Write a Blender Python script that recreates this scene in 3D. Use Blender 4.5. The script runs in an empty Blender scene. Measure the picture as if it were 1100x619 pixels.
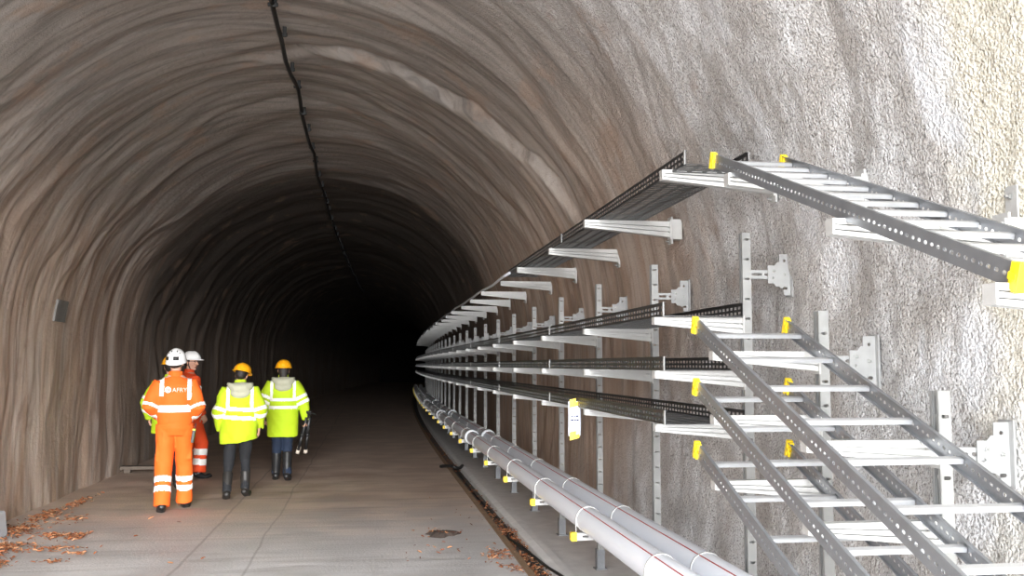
import bpy, math, random
import numpy as np
from mathutils import Vector, Matrix
R = random.Random(7)
sc = bpy.context.scene
col = sc.collection
PI = math.pi

# ------------------------------------------------------------------ helpers
class MB:
    def __init__(s): s.v = []; s.f = []; s.m = []; s.mi = 0
    def add(s, vs, fs):
        n = len(s.v); s.v += [tuple(p) for p in vs]
        for f in fs: s.f.append(tuple(i + n for i in f)); s.m.append(s.mi)
    def box(s, x0, x1, y0, y1, z0, z1):
        s.add([(x0,y0,z0),(x1,y0,z0),(x1,y1,z0),(x0,y1,z0),(x0,y0,z1),(x1,y0,z1),(x1,y1,z1),(x0,y1,z1)],
              [(0,3,2,1),(4,5,6,7),(0,1,5,4),(1,2,6,5),(2,3,7,6),(3,0,4,7)])
    def prism_xz(s, pts, y0, y1):
        n = len(pts)
        s.add([(x,y0,z) for x,z in pts] + [(x,y1,z) for x,z in pts],
              [tuple(range(n)), tuple(range(2*n-1, n-1, -1))] + [(i, n+i, n+(i+1) % n, (i+1) % n) for i in range(n)])
    def prism_yz(s, pts, x0, x1):
        n = len(pts)
        s.add([(x0,y,z) for y,z in pts] + [(x1,y,z) for y,z in pts],
              [tuple(range(n)), tuple(range(2*n-1, n-1, -1))] + [(i, n+i, n+(i+1) % n, (i+1) % n) for i in range(n)])
    def tube(s, pts, rads, seg=14, ref=(1,0,0), caps=True):
        pts = [Vector(p) for p in pts]; n = len(pts); vs = []; fs = []
        if not isinstance(rads, (list,)): rads = [rads]*n
        for i, p in enumerate(pts):
            t = (pts[min(i+1,n-1)] - pts[max(i-1,0)]).normalized()
            r = Vector(ref)
            u = r - t*r.dot(t)
            if u.length < .15: r = Vector((0,1,0)); u = r - t*r.dot(t)
            u.normalize(); w = t.cross(u)
            a, b = rads[i] if isinstance(rads[i], tuple) else (rads[i], rads[i])
            for k in range(seg):
                q = 2*PI*k/seg
                vs.append(p + u*a*math.cos(q) + w*b*math.sin(q))
        for i in range(n-1):
            for k in range(seg):
                k2 = (k+1) % seg
                fs.append((i*seg+k, i*seg+k2, (i+1)*seg+k2, (i+1)*seg+k))
        if caps:
            fs.append(tuple(range(seg-1,-1,-1))); fs.append(tuple(range((n-1)*seg, n*seg)))
        s.add(vs, fs)
    def ell(s, c, r, seg=14, rings=8):
        c = Vector(c); vs = [c + Vector((0,0,-r[2]))]; fs = []
        for i in range(1, rings):
            a = -PI/2 + PI*i/rings
            for k in range(seg):
                q = 2*PI*k/seg
                vs.append(c + Vector((r[0]*math.cos(a)*math.cos(q), r[1]*math.cos(a)*math.sin(q), r[2]*math.sin(a))))
        vs.append(c + Vector((0,0,r[2]))); L = len(vs)-1
        for k in range(seg):
            k2 = (k+1) % seg
            fs.append((0, 1+k2, 1+k)); fs.append((L, L-seg+k, L-seg+k2))
            for i in range(rings-2):
                a = 1+i*seg
                fs.append((a+k, a+k2, a+seg+k2, a+seg+k))
        s.add(vs, fs)
    def grid(s, us, vs_, hole, fn):
        idx = {}; vs = []; fs = []
        def g(i, j):
            if (i,j) not in idx: idx[(i,j)] = len(vs); vs.append(fn(us[i], vs_[j]))
            return idx[(i,j)]
        for i in range(len(us)-1):
            for j in range(len(vs_)-1):
                if not hole(i, j): fs.append((g(i,j), g(i+1,j), g(i+1,j+1), g(i,j+1)))
        s.add(vs, fs)
    def merge(s, o, M=None):
        s.add([(M @ Vector(p)) if M else p for p in o.v], o.f)
    def mesh(s, name):
        me = bpy.data.meshes.new(name); me.from_pydata(s.v, [], s.f)
        me.polygons.foreach_set('material_index', s.m)
        me.update(); return me

def tag(o, label=None, cat=None, group=None, kind=None):
    if label: o['label'] = label
    if cat: o['category'] = cat
    if group: o['group'] = group
    if kind: o['kind'] = kind
    return o
def link(name, me, mats, parent=None, smooth=False):
    o = bpy.data.objects.new(name, me); col.objects.link(o)
    if parent is not None: o.parent = parent
    if not isinstance(mats, (list, tuple)): mats = [mats]
    if len(me.materials) == 0:
        for m in mats: me.materials.append(m)
    if smooth: me.polygons.foreach_set('use_smooth', [True]*len(me.polygons)); me.update()
    return o
def obj(name, mb, mats, parent=None, smooth=False, bevel=0, recalc=False):
    me = mb.mesh(name)
    if recalc or bevel:
        import bmesh
        bm = bmesh.new(); bm.from_mesh(me); bmesh.ops.recalc_face_normals(bm, faces=bm.faces)
        bm.to_mesh(me); bm.free()
    o = link(name, me, mats, parent, smooth)
    if bevel:
        b = o.modifiers.new('bevel', 'BEVEL'); b.width = bevel; b.segments = 2; b.limit_method = 'ANGLE'
    return o
def empty(name, loc=(0,0,0), rot=(0,0,0)):
    o = bpy.data.objects.new(name, None); col.objects.link(o); o.location = loc; o.rotation_euler = rot
    o.empty_display_size = .1
    return o
def copy_tree(o, parent=None):
    c = o.copy(); col.objects.link(c)
    if parent is not None: c.parent = parent
    for ch in list(o.children):
        copy_tree(ch, c)
    return c
def bake(o):
    dg = bpy.context.evaluated_depsgraph_get(); dg.update()
    me = bpy.data.meshes.new_from_object(o.evaluated_get(dg))
    old = o.data
    bpy.data.objects.remove(o)
    if isinstance(old, bpy.types.Mesh): bpy.data.meshes.remove(old)
    return me
def remesh(mb, voxel, it=2, fac=.5):
    o = link('tmp', mb.mesh('tmp'), [])
    r = o.modifiers.new('r', 'REMESH'); r.mode = 'VOXEL'; r.voxel_size = voxel
    if it:
        s = o.modifiers.new('s', 'SMOOTH'); s.factor = fac; s.iterations = it
    return bake(o)
def solid(mb, th):
    o = link('tmp', mb.mesh('tmp'), [])
    r = o.modifiers.new('s', 'SOLIDIFY'); r.thickness = th; r.offset = 0
    return bake(o)
def plate(outline, holes, th):
    """flat sheet with real holes, in local XY, thickness along Z"""
    cu = bpy.data.curves.new('tmp', 'CURVE'); cu.dimensions = '2D'; cu.fill_mode = 'BOTH'; cu.extrude = th/2
    for pts in [outline] + holes:
        sp = cu.splines.new('POLY'); sp.points.add(len(pts)-1)
        for i, p in enumerate(pts): sp.points[i].co = (p[0], p[1], 0, 1)
        sp.use_cyclic_u = True
    o = bpy.data.objects.new('tmp', cu); col.objects.link(o)
    me = bake(o); mb = MB(); mb.add([tuple(v.co) for v in me.vertices], [tuple(p.vertices) for p in me.polygons])
    return mb
def circ(x, y, r, n=10): return [(x+r*math.cos(2*PI*k/n), y+r*math.sin(2*PI*k/n)) for k in range(n)]
def slot(x, y, L, r, n=5):
    return [(x+L/2+r*math.cos(-PI/2+PI*k/n), y+r*math.sin(-PI/2+PI*k/n)) for k in range(n+1)] + \
           [(x-L/2+r*math.cos(PI/2+PI*k/n), y+r*math.sin(PI/2+PI*k/n)) for k in range(n+1)]

# numpy value noise
def _h(ix, iy, iz, seed):
    n = (ix*374761393 + iy*668265263 + iz*2147483647 + seed*1274126177) & 0xffffffff
    n = ((n ^ (n >> 13))*1274126177) & 0xffffffff
    n = (n ^ (n >> 16)) & 0xffff
    return n/65535.0
def noise(x, y, z=0, seed=0):
    x = np.asarray(x, float); y = np.asarray(y, float); z = np.asarray(z, float) + 0*x
    ix, iy, iz = [np.floor(a).astype(np.int64) for a in (x, y, z)]
    fx, fy, fz = x-ix, y-iy, z-iz
    fx, fy, fz = [a*a*(3-2*a) for a in (fx, fy, fz)]
    r = 0
    for a in (0,1):
        for b in (0,1):
            for c in (0,1):
                w = (fx if a else 1-fx)*(fy if b else 1-fy)*(fz if c else 1-fz)
                r = r + w*_h(ix+a, iy+b, iz+c, seed)
    return r
def fbm(x, y, z=0, oct=4, seed=0):
    r = 0; a = .5; t = 0
    for i in range(oct):
        r = r + a*noise(x*2**i, y*2**i, np.asarray(z)*2**i, seed+i*17); t += a; a *= .5
    return r/t

# ------------------------------------------------------------------ materials
def mat(name, color=(.5,.5,.5), rough=.6, metal=0., bump=0., bscale=50., var=0., vscale=5., coat=0., build=None):
    m = bpy.data.materials.new(name); m.use_nodes = True
    nt = m.node_tree; b = nt.nodes['Principled BSDF']
    b.inputs['Base Color'].default_value = (*color, 1); b.inputs['Roughness'].default_value = rough
    b.inputs['Metallic'].default_value = metal
    if coat: b.inputs['Coat Weight'].default_value = coat
    N = Nodes(nt)
    tc = N.n('ShaderNodeTexCoord')
    if var:
        no = N.n('ShaderNodeTexNoise', Scale=vscale, Detail=4.0); N.l(tc.outputs['Object'], no.inputs['Vector'])
        mx = N.mix(no.outputs['Fac'], tuple(c*(1-var) for c in color), tuple(min(1, c*(1+var)) for c in color))
        N.l(mx, b.inputs['Base Color'])
    if bump:
        no = N.n('ShaderNodeTexNoise', Scale=bscale, Detail=3.0); N.l(tc.outputs['Object'], no.inputs['Vector'])
        bp = N.n('ShaderNodeBump', Strength=1.0, Distance=bump); N.l(no.outputs['Fac'], bp.inputs['Height'])
        N.l(bp.outputs['Normal'], b.inputs['Normal'])
    if build: build(N, b, tc)
    return m
class Nodes:
    def __init__(s, nt): s.nt = nt
    def n(s, t, **k):
        x = s.nt.nodes.new(t)
        for a, v in k.items():
            if a in x.inputs: x.inputs[a].default_value = v
            else: setattr(x, a, v)
        return x
    def l(s, a, b): s.nt.links.new(a, b)
    def mix(s, fac, a, b, mode='MIX'):
        x = s.nt.nodes.new('ShaderNodeMix'); x.data_type = 'RGBA'; x.blend_type = mode
        for v, i in ((fac, 0), (a, 6), (b, 7)):
            if isinstance(v, (int, float)): x.inputs[i].default_value = v
            elif isinstance(v, tuple): x.inputs[i].default_value = (*v, 1) if len(v) == 3 else v
            else: s.l(v, x.inputs[i])
        return x.outputs[2]
    def math(s, op, a, b=0., c=None):
        x = s.nt.nodes.new('ShaderNodeMath'); x.operation = op
        for i, v in enumerate((a, b, c)):
            if v is None: continue
            if isinstance(v, (int, float)): x.inputs[i].default_value = v
            else: s.l(v, x.inputs[i])
        return x.outputs[0]
    def ramp(s, v, a, b, c=0., d=1., smooth=True):
        x = s.nt.nodes.new('ShaderNodeMapRange'); x.interpolation_type = 'SMOOTHSTEP' if smooth else 'LINEAR'
        s.l(v, x.inputs[0])
        for i, q in zip((1,2,3,4), (a,b,c,d)): x.inputs[i].default_value = q
        return x.outputs[0]
    def noise(s, vec, sc_, det=4., rough=.5, scale3=None, dist=0.):
        if scale3:
            mp = s.n('ShaderNodeMapping'); mp.inputs['Scale'].default_value = scale3; s.l(vec, mp.inputs['Vector']); vec = mp.outputs[0]
        x = s.n('ShaderNodeTexNoise', Scale=sc_, Detail=det, Roughness=rough, Distortion=dist); s.l(vec, x.inputs['Vector'])
        return x.outputs['Fac']

def wall_mat():
    m = bpy.data.materials.new('shotcrete'); m.use_nodes = True
    nt = m.node_tree; b = nt.nodes['Principled BSDF']; N = Nodes(nt)
    tc = N.n('ShaderNodeTexCoord'); P = tc.outputs['Object']
    uv = N.n('ShaderNodeUVMap', uv_map='arc').outputs[0]      # u = distance along tunnel, v = distance round the arch
    sx = N.n('ShaderNodeSeparateXYZ'); N.l(P, sx.inputs[0]); X, Y, Z = sx.outputs
    # large mottling
    big = N.noise(P, .8, 4.)
    mid = N.noise(P, 3.5, 5.)
    streak = N.noise(uv, 1., 5., .6, (3.2, .35, 1), .6)
    streak2 = N.noise(uv, 1., 6., .65, (9., .8, 1), .4)
    fine = N.noise(P, 80., 3., .7)
    c = N.mix(N.ramp(big, .35, .65), (.39,.275,.205), (.49,.375,.295))
    c = N.mix(N.ramp(streak, .40, .68), c, (.54,.46,.40))
    c = N.mix(N.ramp(streak2, .52, .36, 0., .5), c, (.22,.175,.145))
    # greyer lining towards the crown, darkened in colour to stand in for shade
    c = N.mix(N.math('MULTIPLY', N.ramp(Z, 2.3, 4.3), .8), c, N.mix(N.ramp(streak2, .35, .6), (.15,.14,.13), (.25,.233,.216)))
    # lining colour darkens further in, more so towards the crown
    inner_dark = N.ramp(N.math('ADD', Y, N.math('MULTIPLY', mid, 1.0)), 15.6, 17.8)
    c = N.mix(N.math('MULTIPLY', inner_dark, N.ramp(Z, 1.2, 3.4, .42, .88)), c, (.075,.062,.052))
    # grey fresh concrete towards the mouth
    yy = N.math('ADD', Y, N.math('MULTIPLY', N.math('SUBTRACT', streak, .5), 3.2))
    lower = N.ramp(Z, 1.9, .8, 0., 2.0)
    yg = N.math('SUBTRACT', yy, lower)
    g = N.math('MULTIPLY', N.ramp(yg, 7.0, 5.1), N.ramp(X, 0., 1.2))
    grey = N.mix(N.ramp(mid, .35, .65), (.50,.475,.455), (.68,.67,.67))
    grey = N.mix(N.ramp(fine, .36, .50), N.mix(.0, (.24,.225,.21), grey), grey)
    c = N.mix(g, c, grey)
    # rust-brown patches among the grey
    rp = N.math('MULTIPLY', N.ramp(N.noise(P, 1.7, 4., .6), .56, .68), N.ramp(Y, 4.0, 4.8))
    c = N.mix(N.math('MULTIPLY', rp, .55), c, (.32,.225,.17))
    # pale lime run-off
    pale = N.math('MULTIPLY', N.ramp(N.noise(P, 1.5, 4., .55, (1,1.4,.7)), .53, .64), N.math('MULTIPLY', N.ramp(Y, 5.2, 3.8), N.ramp(X, 0., 1.)))
    c = N.mix(N.math('MULTIPLY', pale, .75), c, (.74,.75,.78))
    # cream coloured render at the mouth
    yel = N.math('MULTIPLY', N.ramp(N.math('ADD', Y, N.math('MULTIPLY', N.math('SUBTRACT', mid, .5), .55)), 3.15, 2.93), N.ramp(X, 0., 1.))
    c = N.mix(N.math('MULTIPLY', yel, N.ramp(Z, 1.2, 2.0, .45, .95)), c, N.mix(N.ramp(fine, .35, .6), (.50,.45,.35), (.74,.71,.62)))
    N.l(c, b.inputs['Base Color']); b.inputs['Roughness'].default_value = .82
    b.inputs['Specular IOR Level'].default_value = .3
    # relief
    vo = N.n('ShaderNodeTexVoronoi', Scale=88.); vo.feature = 'SMOOTH_F1'
    wr = N.n('ShaderNodeTexNoise', Scale=30., Detail=2.); N.l(P, wr.inputs['Vector'])
    vm = N.n('ShaderNodeVectorMath', operation='MULTIPLY_ADD'); N.l(wr.outputs['Color'], vm.inputs[0]); vm.inputs[1].default_value = (.012,.012,.012); N.l(P, vm.inputs[2])
    N.l(vm.outputs[0], vo.inputs['Vector'])
    near = N.math('MULTIPLY', N.ramp(Y, 9.5, 5., .18, 1.), N.ramp(X, -1., 1.5, .45, 1.))
    h = N.math('ADD', N.math('MULTIPLY', N.math('MULTIPLY', vo.outputs['Distance'], -1.), 1.), N.math('MULTIPLY', fine, .8))
    h = N.math('MULTIPLY', h, near)
    h2 = N.math('ADD', N.math('MULTIPLY', N.noise(uv, 1., 6., .6, (4., .55, 1), .8), N.ramp(Y, 9., 5., 1.15, .3)), N.math('MULTIPLY', N.noise(P, 20., 4.), .7))
    h = N.math('ADD', h, h2)
    bp = N.n('ShaderNodeBump', Strength=1., Distance=.011); N.l(h, bp.inputs['Height'])
    N.l(bp.outputs['Normal'], b.inputs['Normal'])
    return m

def floor_mat():
    m = bpy.data.materials.new('floor_concrete'); m.use_nodes = True
    nt = m.node_tree; b = nt.nodes['Principled BSDF']; N = Nodes(nt)
    tc = N.n('ShaderNodeTexCoord'); P = tc.outputs['Object']
    sx = N.n('ShaderNodeSeparateXYZ'); N.l(P, sx.inputs[0]); X, Y, Z = sx.outputs
    mid = N.noise(P, 1.6, 5.); fine = N.noise(P, 40., 3.)
    screed = N.noise(P, 1., 4., .6, (.6, 6., 1), .9)
    grey = N.mix(N.ramp(mid, .3, .7), (.47,.455,.45), (.60,.59,.59))
    brown = N.mix(N.ramp(mid, .3, .7), (.42,.305,.235), (.58,.45,.36))
    f = N.ramp(N.math('ADD', Y, N.math('MULTIPLY', N.math('SUBTRACT', mid, .5), 4.)), 8.2, 13.)
    c = N.mix(f, grey, brown)
    c = N.mix(N.math('MULTIPLY', N.ramp(screed, .5, .3), .28), c, (.17,.14,.12))
    c = N.mix(N.math('MULTIPLY', N.ramp(fine, .55, .7), .25), c, (.62,.59,.56))
    # joints in the slab: wandering dark lines
    for x0, w, k in ((-1.53,.010,.35), (-.97,.008,.3)):
        wob = N.math('MULTIPLY', N.math('SUBTRACT', N.noise(P, .7, 2.), .5), .12)
        d = N.math('ABSOLUTE', N.math('SUBTRACT', N.math('ADD', X, wob), x0))
        c = N.mix(N.math('MULTIPLY', N.ramp(d, w*2.2, w*.4), k*1.2), c, (.16,.14,.13))
    N.l(c, b.inputs['Base Color'])
    N.l(N.ramp(mid, .3, .7, .55, .8), b.inputs['Roughness'])
    bp = N.n('ShaderNodeBump', Strength=1., Distance=.004)
    N.l(N.math('ADD', fine, N.math('MULTIPLY', screed, 2.)), bp.inputs['Height']); N.l(bp.outputs['Normal'], b.inputs['Normal'])
    return m

M = {}
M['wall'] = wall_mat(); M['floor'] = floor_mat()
M['kerb'] = mat('kerb_concrete', (.74,.725,.71), .8, var=.22, vscale=6, bump=.003, bscale=60)
M['bracket'] = mat('galvanised_bracket', (.36,.36,.355), .45, .35, var=.15, vscale=20)
M['galv'] = mat('galvanised_pale', (.54,.535,.52), .45, .25, var=.10, vscale=25, bump=.0006, bscale=90)
M['steel'] = mat('galvanised_steel', (.50,.505,.515), .38, .6, var=.15, vscale=18)
M['rail'] = mat('ladder_rail_steel', (.27,.28,.295), .36, .6, var=.2, vscale=12)
M['tray'] = mat('tray_steel', (.10,.10,.10), .45, .85, var=.25, vscale=9)
M['strut'] = mat('strut_steel', (.35,.35,.34), .45, .4, var=.14, vscale=14)
M['bolt'] = mat('bolt_steel', (.42,.42,.41), .4, .6)
M['yellow'] = mat('yellow_plastic', (.93,.66,.02), .45)
M['pipe'] = mat('grey_pipe_plastic', (.86,.89,.95), .35, var=.03, vscale=3)
M['pipering'] = mat('pipe_socket', (.82,.85,.89), .4)
M['red'] = mat('red_stripe', (.42,.02,.015), .5)
M['cable'] = mat('black_cable', (.012,.012,.012), .55)
M['paper'] = mat('laminated_paper', (.82,.85,.93), .4)
M['ink'] = mat('ink', (.03,.04,.12), .6)
M['leaf'] = [mat('leaf_rust', (.27,.085,.028), .75, var=.35, vscale=9), mat('leaf_tan', (.38,.19,.095), .75, var=.3, vscale=9), mat('leaf_dark', (.14,.055,.028), .8, var=.3, vscale=9)]
M['mud'] = mat('mud', (.075,.055,.045), .9, bump=.01, bscale=30, var=.4, vscale=20)
M['rust'] = mat('rusty_edge', (.24,.15,.085), .85, var=.35, vscale=7, bump=.004, bscale=30)
M['gutter'] = mat('gutter_dirt', (.085,.07,.06), .95, var=.4, vscale=12, bump=.01, bscale=30)
M['orange'] = mat('orange_cloth', (.88,.135,.010), .8, bump=.004, bscale=22)
M['orange2'] = mat('deep_orange_cloth', (.80,.075,.012), .8, bump=.004, bscale=22)
M['hiviz'] = mat('fluorescent_yellow_cloth', (.47,.66,.012), .8, bump=.004, bscale=22)
M['reflect'] = mat('reflective_tape', (.93,.93,.90), .35)
M['lining'] = mat('hood_lining', (.44,.44,.33), .8, bump=.004, bscale=30)
M['white'] = mat('helmet_white', (.88,.88,.87), .3)
M['helmy'] = mat('helmet_amber', (.95,.42,.01), .3)
M['black'] = mat('black_rubber', (.015,.015,.016), .4)
M['dark'] = mat('dark_trousers', (.012,.013,.016), .85)
M['jeans'] = mat('dark_jeans', (.010,.020,.045), .85, var=.2, vscale=20)
M['boot'] = mat('muddy_boot', (.022,.02,.018), .5, var=.5, vscale=14)
M['skin'] = mat('skin', (.60,.33,.23), .55)
M['eye'] = mat('eye', (.05,.04,.035), .3)
M['lip'] = mat('lip', (.45,.18,.14), .5)
M['hair'] = mat('dark_hair', (.015,.010,.008), .6, bump=.004, bscale=60)
M['glass'] = mat('spectacle_frame', (.04,.03,.03), .3)
M['patch'] = mat('repair_patch', (.17,.16,.15), .9, var=.25, vscale=14, bump=.004, bscale=50)
M['ground'] = mat('outside_gravel', (.20,.19,.18), .9, var=.2, vscale=4)

# ------------------------------------------------------------------ tunnel alignment
Y0C, RC = 15., 620.
def cx(y): y = np.asarray(y, float); return np.where(y > Y0C, (y-Y0C)**2/(2*RC), 0.)
def cxs(y): return float(cx(y))
def ang(y): return -math.atan(max(0., (y-Y0C))/RC)
CXT, ZS, RT = -.83, 1.9, 2.93
Y_IN, Y_END = -3.5, 92.

# rows / columns
ys = np.concatenate([np.arange(Y_IN, 2.4, .12), np.arange(2.4, 7.2, .014), np.arange(7.2, 16, .04), np.arange(16, 40, .08), np.arange(40, Y_END+.3, .4)])
LS = ZS + .15; ARC = PI*RT; S_TOT = 2*LS + ARC
s_a = np.arange(0, LS+ARC*.62, .05); s_b = np.arange(s_a[-1]+.022, S_TOT+.01, .022)
ss = np.concatenate([s_a, s_b])
def profile(s):
    th = (s-LS)/RT
    arc = (s >= LS) & (s <= LS+ARC)
    x = np.where(s < LS, CXT-RT, np.where(arc, CXT-RT*np.cos(th), CXT+RT))
    z = np.where(s < LS, s-.15, np.where(arc, ZS+RT*np.sin(th), ZS-(s-LS-ARC)))
    nx = np.where(s < LS, -1., np.where(arc, -np.cos(th), 1.)); nz = np.where(arc, np.sin(th), 0.)
    return x, z, nx, nz
YY, SS = np.meshgrid(ys, ss, indexing='ij')
x, z, nx, nz = profile(SS)
right = np.clip((SS - (LS+ARC*.80))/.9, 0, 1)          # where hardware is mounted
nearm = np.clip((7.5-YY)/2.5, 0, 1)
warp = (fbm(YY*.25, SS*.45, 0, 3, 3)-.5)*2.4
f1 = fbm(YY*.45, SS*.35, 0, 3, 11)-.5
r1 = 1-np.abs(2*fbm((YY+warp)*1.1, SS*.20, 3.1, 2, 23)-1)
r2 = 1-np.abs(2*fbm((YY+warp*.8)*2.6, SS*.28, 7.7, 3, 31)-1)
r3 = fbm(YY*7+warp*3, SS*1.6, 1.3, 3, 41)-.5
amp = (1-.55*right)
d = amp*(.20*f1 + .13*(r1-.7) + .050*(r2-.7)) + .030*r3*(1-.5*right)
far = np.clip((YY-12)/10, 0, 1)
d = d*(1-.15*far)
lowl = np.clip((LS+1.6-SS)/1.5, 0, 1)
d = d*(1-.35*nearm)*(1-.5*lowl)*(1+.0*SS) + right*.02
d = d + .011*(1-right)*(1-np.abs(2*fbm((YY+warp*.6)*4.5, SS*.6, 12.7, 3, 131)-1)-.6)
gr = (fbm(YY*30, SS*30, 5.5, 2, 51)-.5)*.010 + (fbm(YY*9, SS*9, 2.5, 2, 57)-.5)*.016
d = d + gr*np.clip((SS-(LS+ARC*.5))/1.5, 0, 1)*np.clip((9-YY)/2.5, 0, 1)
# one long open crack over the right haunch
cy = 9.05 + (LS+ARC*.78 - SS)*.30 + (fbm(SS*2.2, SS*0, 9.1, 3, 61)-.5)*.5
cr = np.exp(-((YY-cy)/.06)**2)*np.clip((SS-(LS+ARC*.44))/1., 0, 1)*np.clip(((LS+ARC*.90)-SS)/.8, 0, 1)
step = np.clip((YY-cy)/.05, -1, 1)*np.exp(-((YY-cy)/.5)**2)*np.clip((SS-(LS+ARC*.40))/1., 0, 1)*np.clip(((LS+ARC*.92)-SS)/.8, 0, 1)
d = d + cr*.05 - step*.045
# foot of the left wall spreads slightly
px_, pz_ = x + nx*d + cx(YY), z + nz*d
pos = np.stack([px_, YY + 0*px_, pz_], -1)
du = np.gradient(pos, axis=0); dv = np.gradient(pos, axis=1)
nrm = np.cross(du, dv); nrm /= np.linalg.norm(nrm, axis=-1, keepdims=True)+1e-12
# make normals point inside
inside = np.stack([-nx, 0*nx, -nz], -1)
if (nrm*inside).sum() < 0: nrm = -nrm; FLIP = True
else: FLIP = False
def shell(name, j0, j1):
    P_ = pos[:, j0:j1+1]; n0, n1 = P_.shape[:2]
    idx = np.arange(n0*n1).reshape(n0, n1)
    a, b, c, d_ = idx[:-1,:-1].ravel(), idx[1:,:-1].ravel(), idx[1:,1:].ravel(), idx[:-1,1:].ravel()
    F = np.stack([a, d_, c, b] if FLIP else [a, b, c, d_], -1)
    me = bpy.data.meshes.new(name)
    me.vertices.add(n0*n1); me.vertices.foreach_set('co', P_.reshape(-1))
    nf = len(F); me.loops.add(nf*4); me.loops.foreach_set('vertex_index', F.ravel().astype(np.int32))
    me.polygons.add(nf); me.polygons.foreach_set('loop_start', (np.arange(nf)*4).astype(np.int32))
    me.update(calc_edges=True); me.validate()
    me.polygons.foreach_set('use_smooth', [True]*nf)
    uvl = me.uv_layers.new(name='arc')
    U = np.stack([YY[:, j0:j1+1].ravel(), SS[:, j0:j1+1].ravel()], -1)[F.ravel()]
    uvl.data.foreach_set('uv', U.ravel())
    me.normals_split_custom_set_from_vertices(nrm[:, j0:j1+1].reshape(-1, 3).tolist())
    me.update()
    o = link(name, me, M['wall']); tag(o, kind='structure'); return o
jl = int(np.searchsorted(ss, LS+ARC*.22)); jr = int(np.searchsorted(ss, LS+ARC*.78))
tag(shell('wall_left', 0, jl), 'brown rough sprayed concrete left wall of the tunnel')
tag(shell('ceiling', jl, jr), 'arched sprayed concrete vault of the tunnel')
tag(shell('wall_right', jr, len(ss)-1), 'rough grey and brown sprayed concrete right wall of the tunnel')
# measured wall depth at a place on the right wall
def wall_x(y, zz):
    i = int(np.argmin(np.abs(ys-y))); row = pos[i]
    k = np.where(ss > LS+ARC*.6)[0]
    j = k[np.argmin(np.abs(row[k,2]-zz))]
    return float(row[j,0])

# added wall to stop daylight leaking in; black stands in for darkness
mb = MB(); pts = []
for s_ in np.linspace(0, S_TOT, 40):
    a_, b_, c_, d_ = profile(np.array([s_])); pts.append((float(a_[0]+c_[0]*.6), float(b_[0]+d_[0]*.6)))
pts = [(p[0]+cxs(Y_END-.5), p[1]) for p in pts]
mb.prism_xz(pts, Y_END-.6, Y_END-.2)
tag(obj('wall_daylight_stop', mb, mat('blackout', (.012,.011,.010), .95), recalc=True), kind='structure')

# ------------------------------------------------------------------ floor, kerb, gutter
def strip(name, prof, m, y0=-3.5, y1=Y_END, dy=None, kind='structure', label=None):
    """prof: list of (x,z) across; swept along the tunnel"""
    yy = list(np.arange(y0, 16, 2.)) + list(np.arange(16, y1, 2.)) + [y1]
    mb = MB(); vs = []; fs = []; n = len(prof)
    for y in yy:
        for (px, pz) in prof: vs.append((px+cxs(y), y, pz))
    for i in range(len(yy)-1):
        for k in range(n-1): fs.append((i*n+k, i*n+k+1, (i+1)*n+k+1, (i+1)*n+k))
    mb.add(vs, fs); o = obj(name, mb, m)
    tag(o, label, kind=kind); return o
strip('floor', [(-4.3,0),(-3.,0),(-1.53,0),(-.3,0),(1.25,0)], M['floor'], label='grey to brown concrete carriageway of the tunnel')
strip('trim_1', [(1.25,0),(1.25,.012),(1.305,.012),(1.315,-.07)], M['rust'], label='rust brown edge strip of the gutter')
strip('trim_2', [(1.31,-.055),(1.48,-.06)], M['gutter'], label='dirty bottom of the gutter')
strip('trim_3', [(1.46,-.07),(1.47,.0),(1.53,.022),(1.60,.024),(1.62,.0),(1.9,.0),(2.5,.0)], M['kerb'], label='pale concrete ledge under the pipes')
mb = MB(); mb.add([(-14,-16,-.01),(14,-16,-.01),(14,-3.5,-.01),(-14,-3.5,-.01)], [(0,1,2,3)])
tag(obj('floor_outside', mb, M['ground']), kind='structure')

# ------------------------------------------------------------------ crown cable with clips
cab = empty('ceiling_cable', (CXT, 4, 4.74)); tag(cab, 'black cable clipped along the crown of the tunnel vault', 'cable')
def crown(y):
    i = int(np.argmin(np.abs(ys-y))); j = int(np.argmin(np.abs(ss-(LS+ARC/2))))
    return pos[i, j-14:j+15, 2].min()
pts = []
for y in np.arange(-.8, 70, .45):
    pts.append((CXT-.02+cxs(y)+.015*math.sin(y*1.9)-CXT, y-4, min(crown(y-.2), crown(y), crown(y+.2))-.035+R.uniform(-.008,.008)-4.74))
mb = MB(); mb.tube(pts, .022, 8); obj('cable', mb, M['cable'], cab, True)
for k, y in enumerate(np.arange(6.2, 42, .92)):
    zt = crown(y)
    mb = MB(); mb.box(.01,.045,-.015,.015,-.035,.06); mb.box(-.03,.055,-.012,.012,-.03,.0)
    o = obj('cable_clip', mb, M['cable'], cab, bevel=.003); o.location = (cxs(y)-.02, y-4, zt-4.74-.03)

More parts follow.
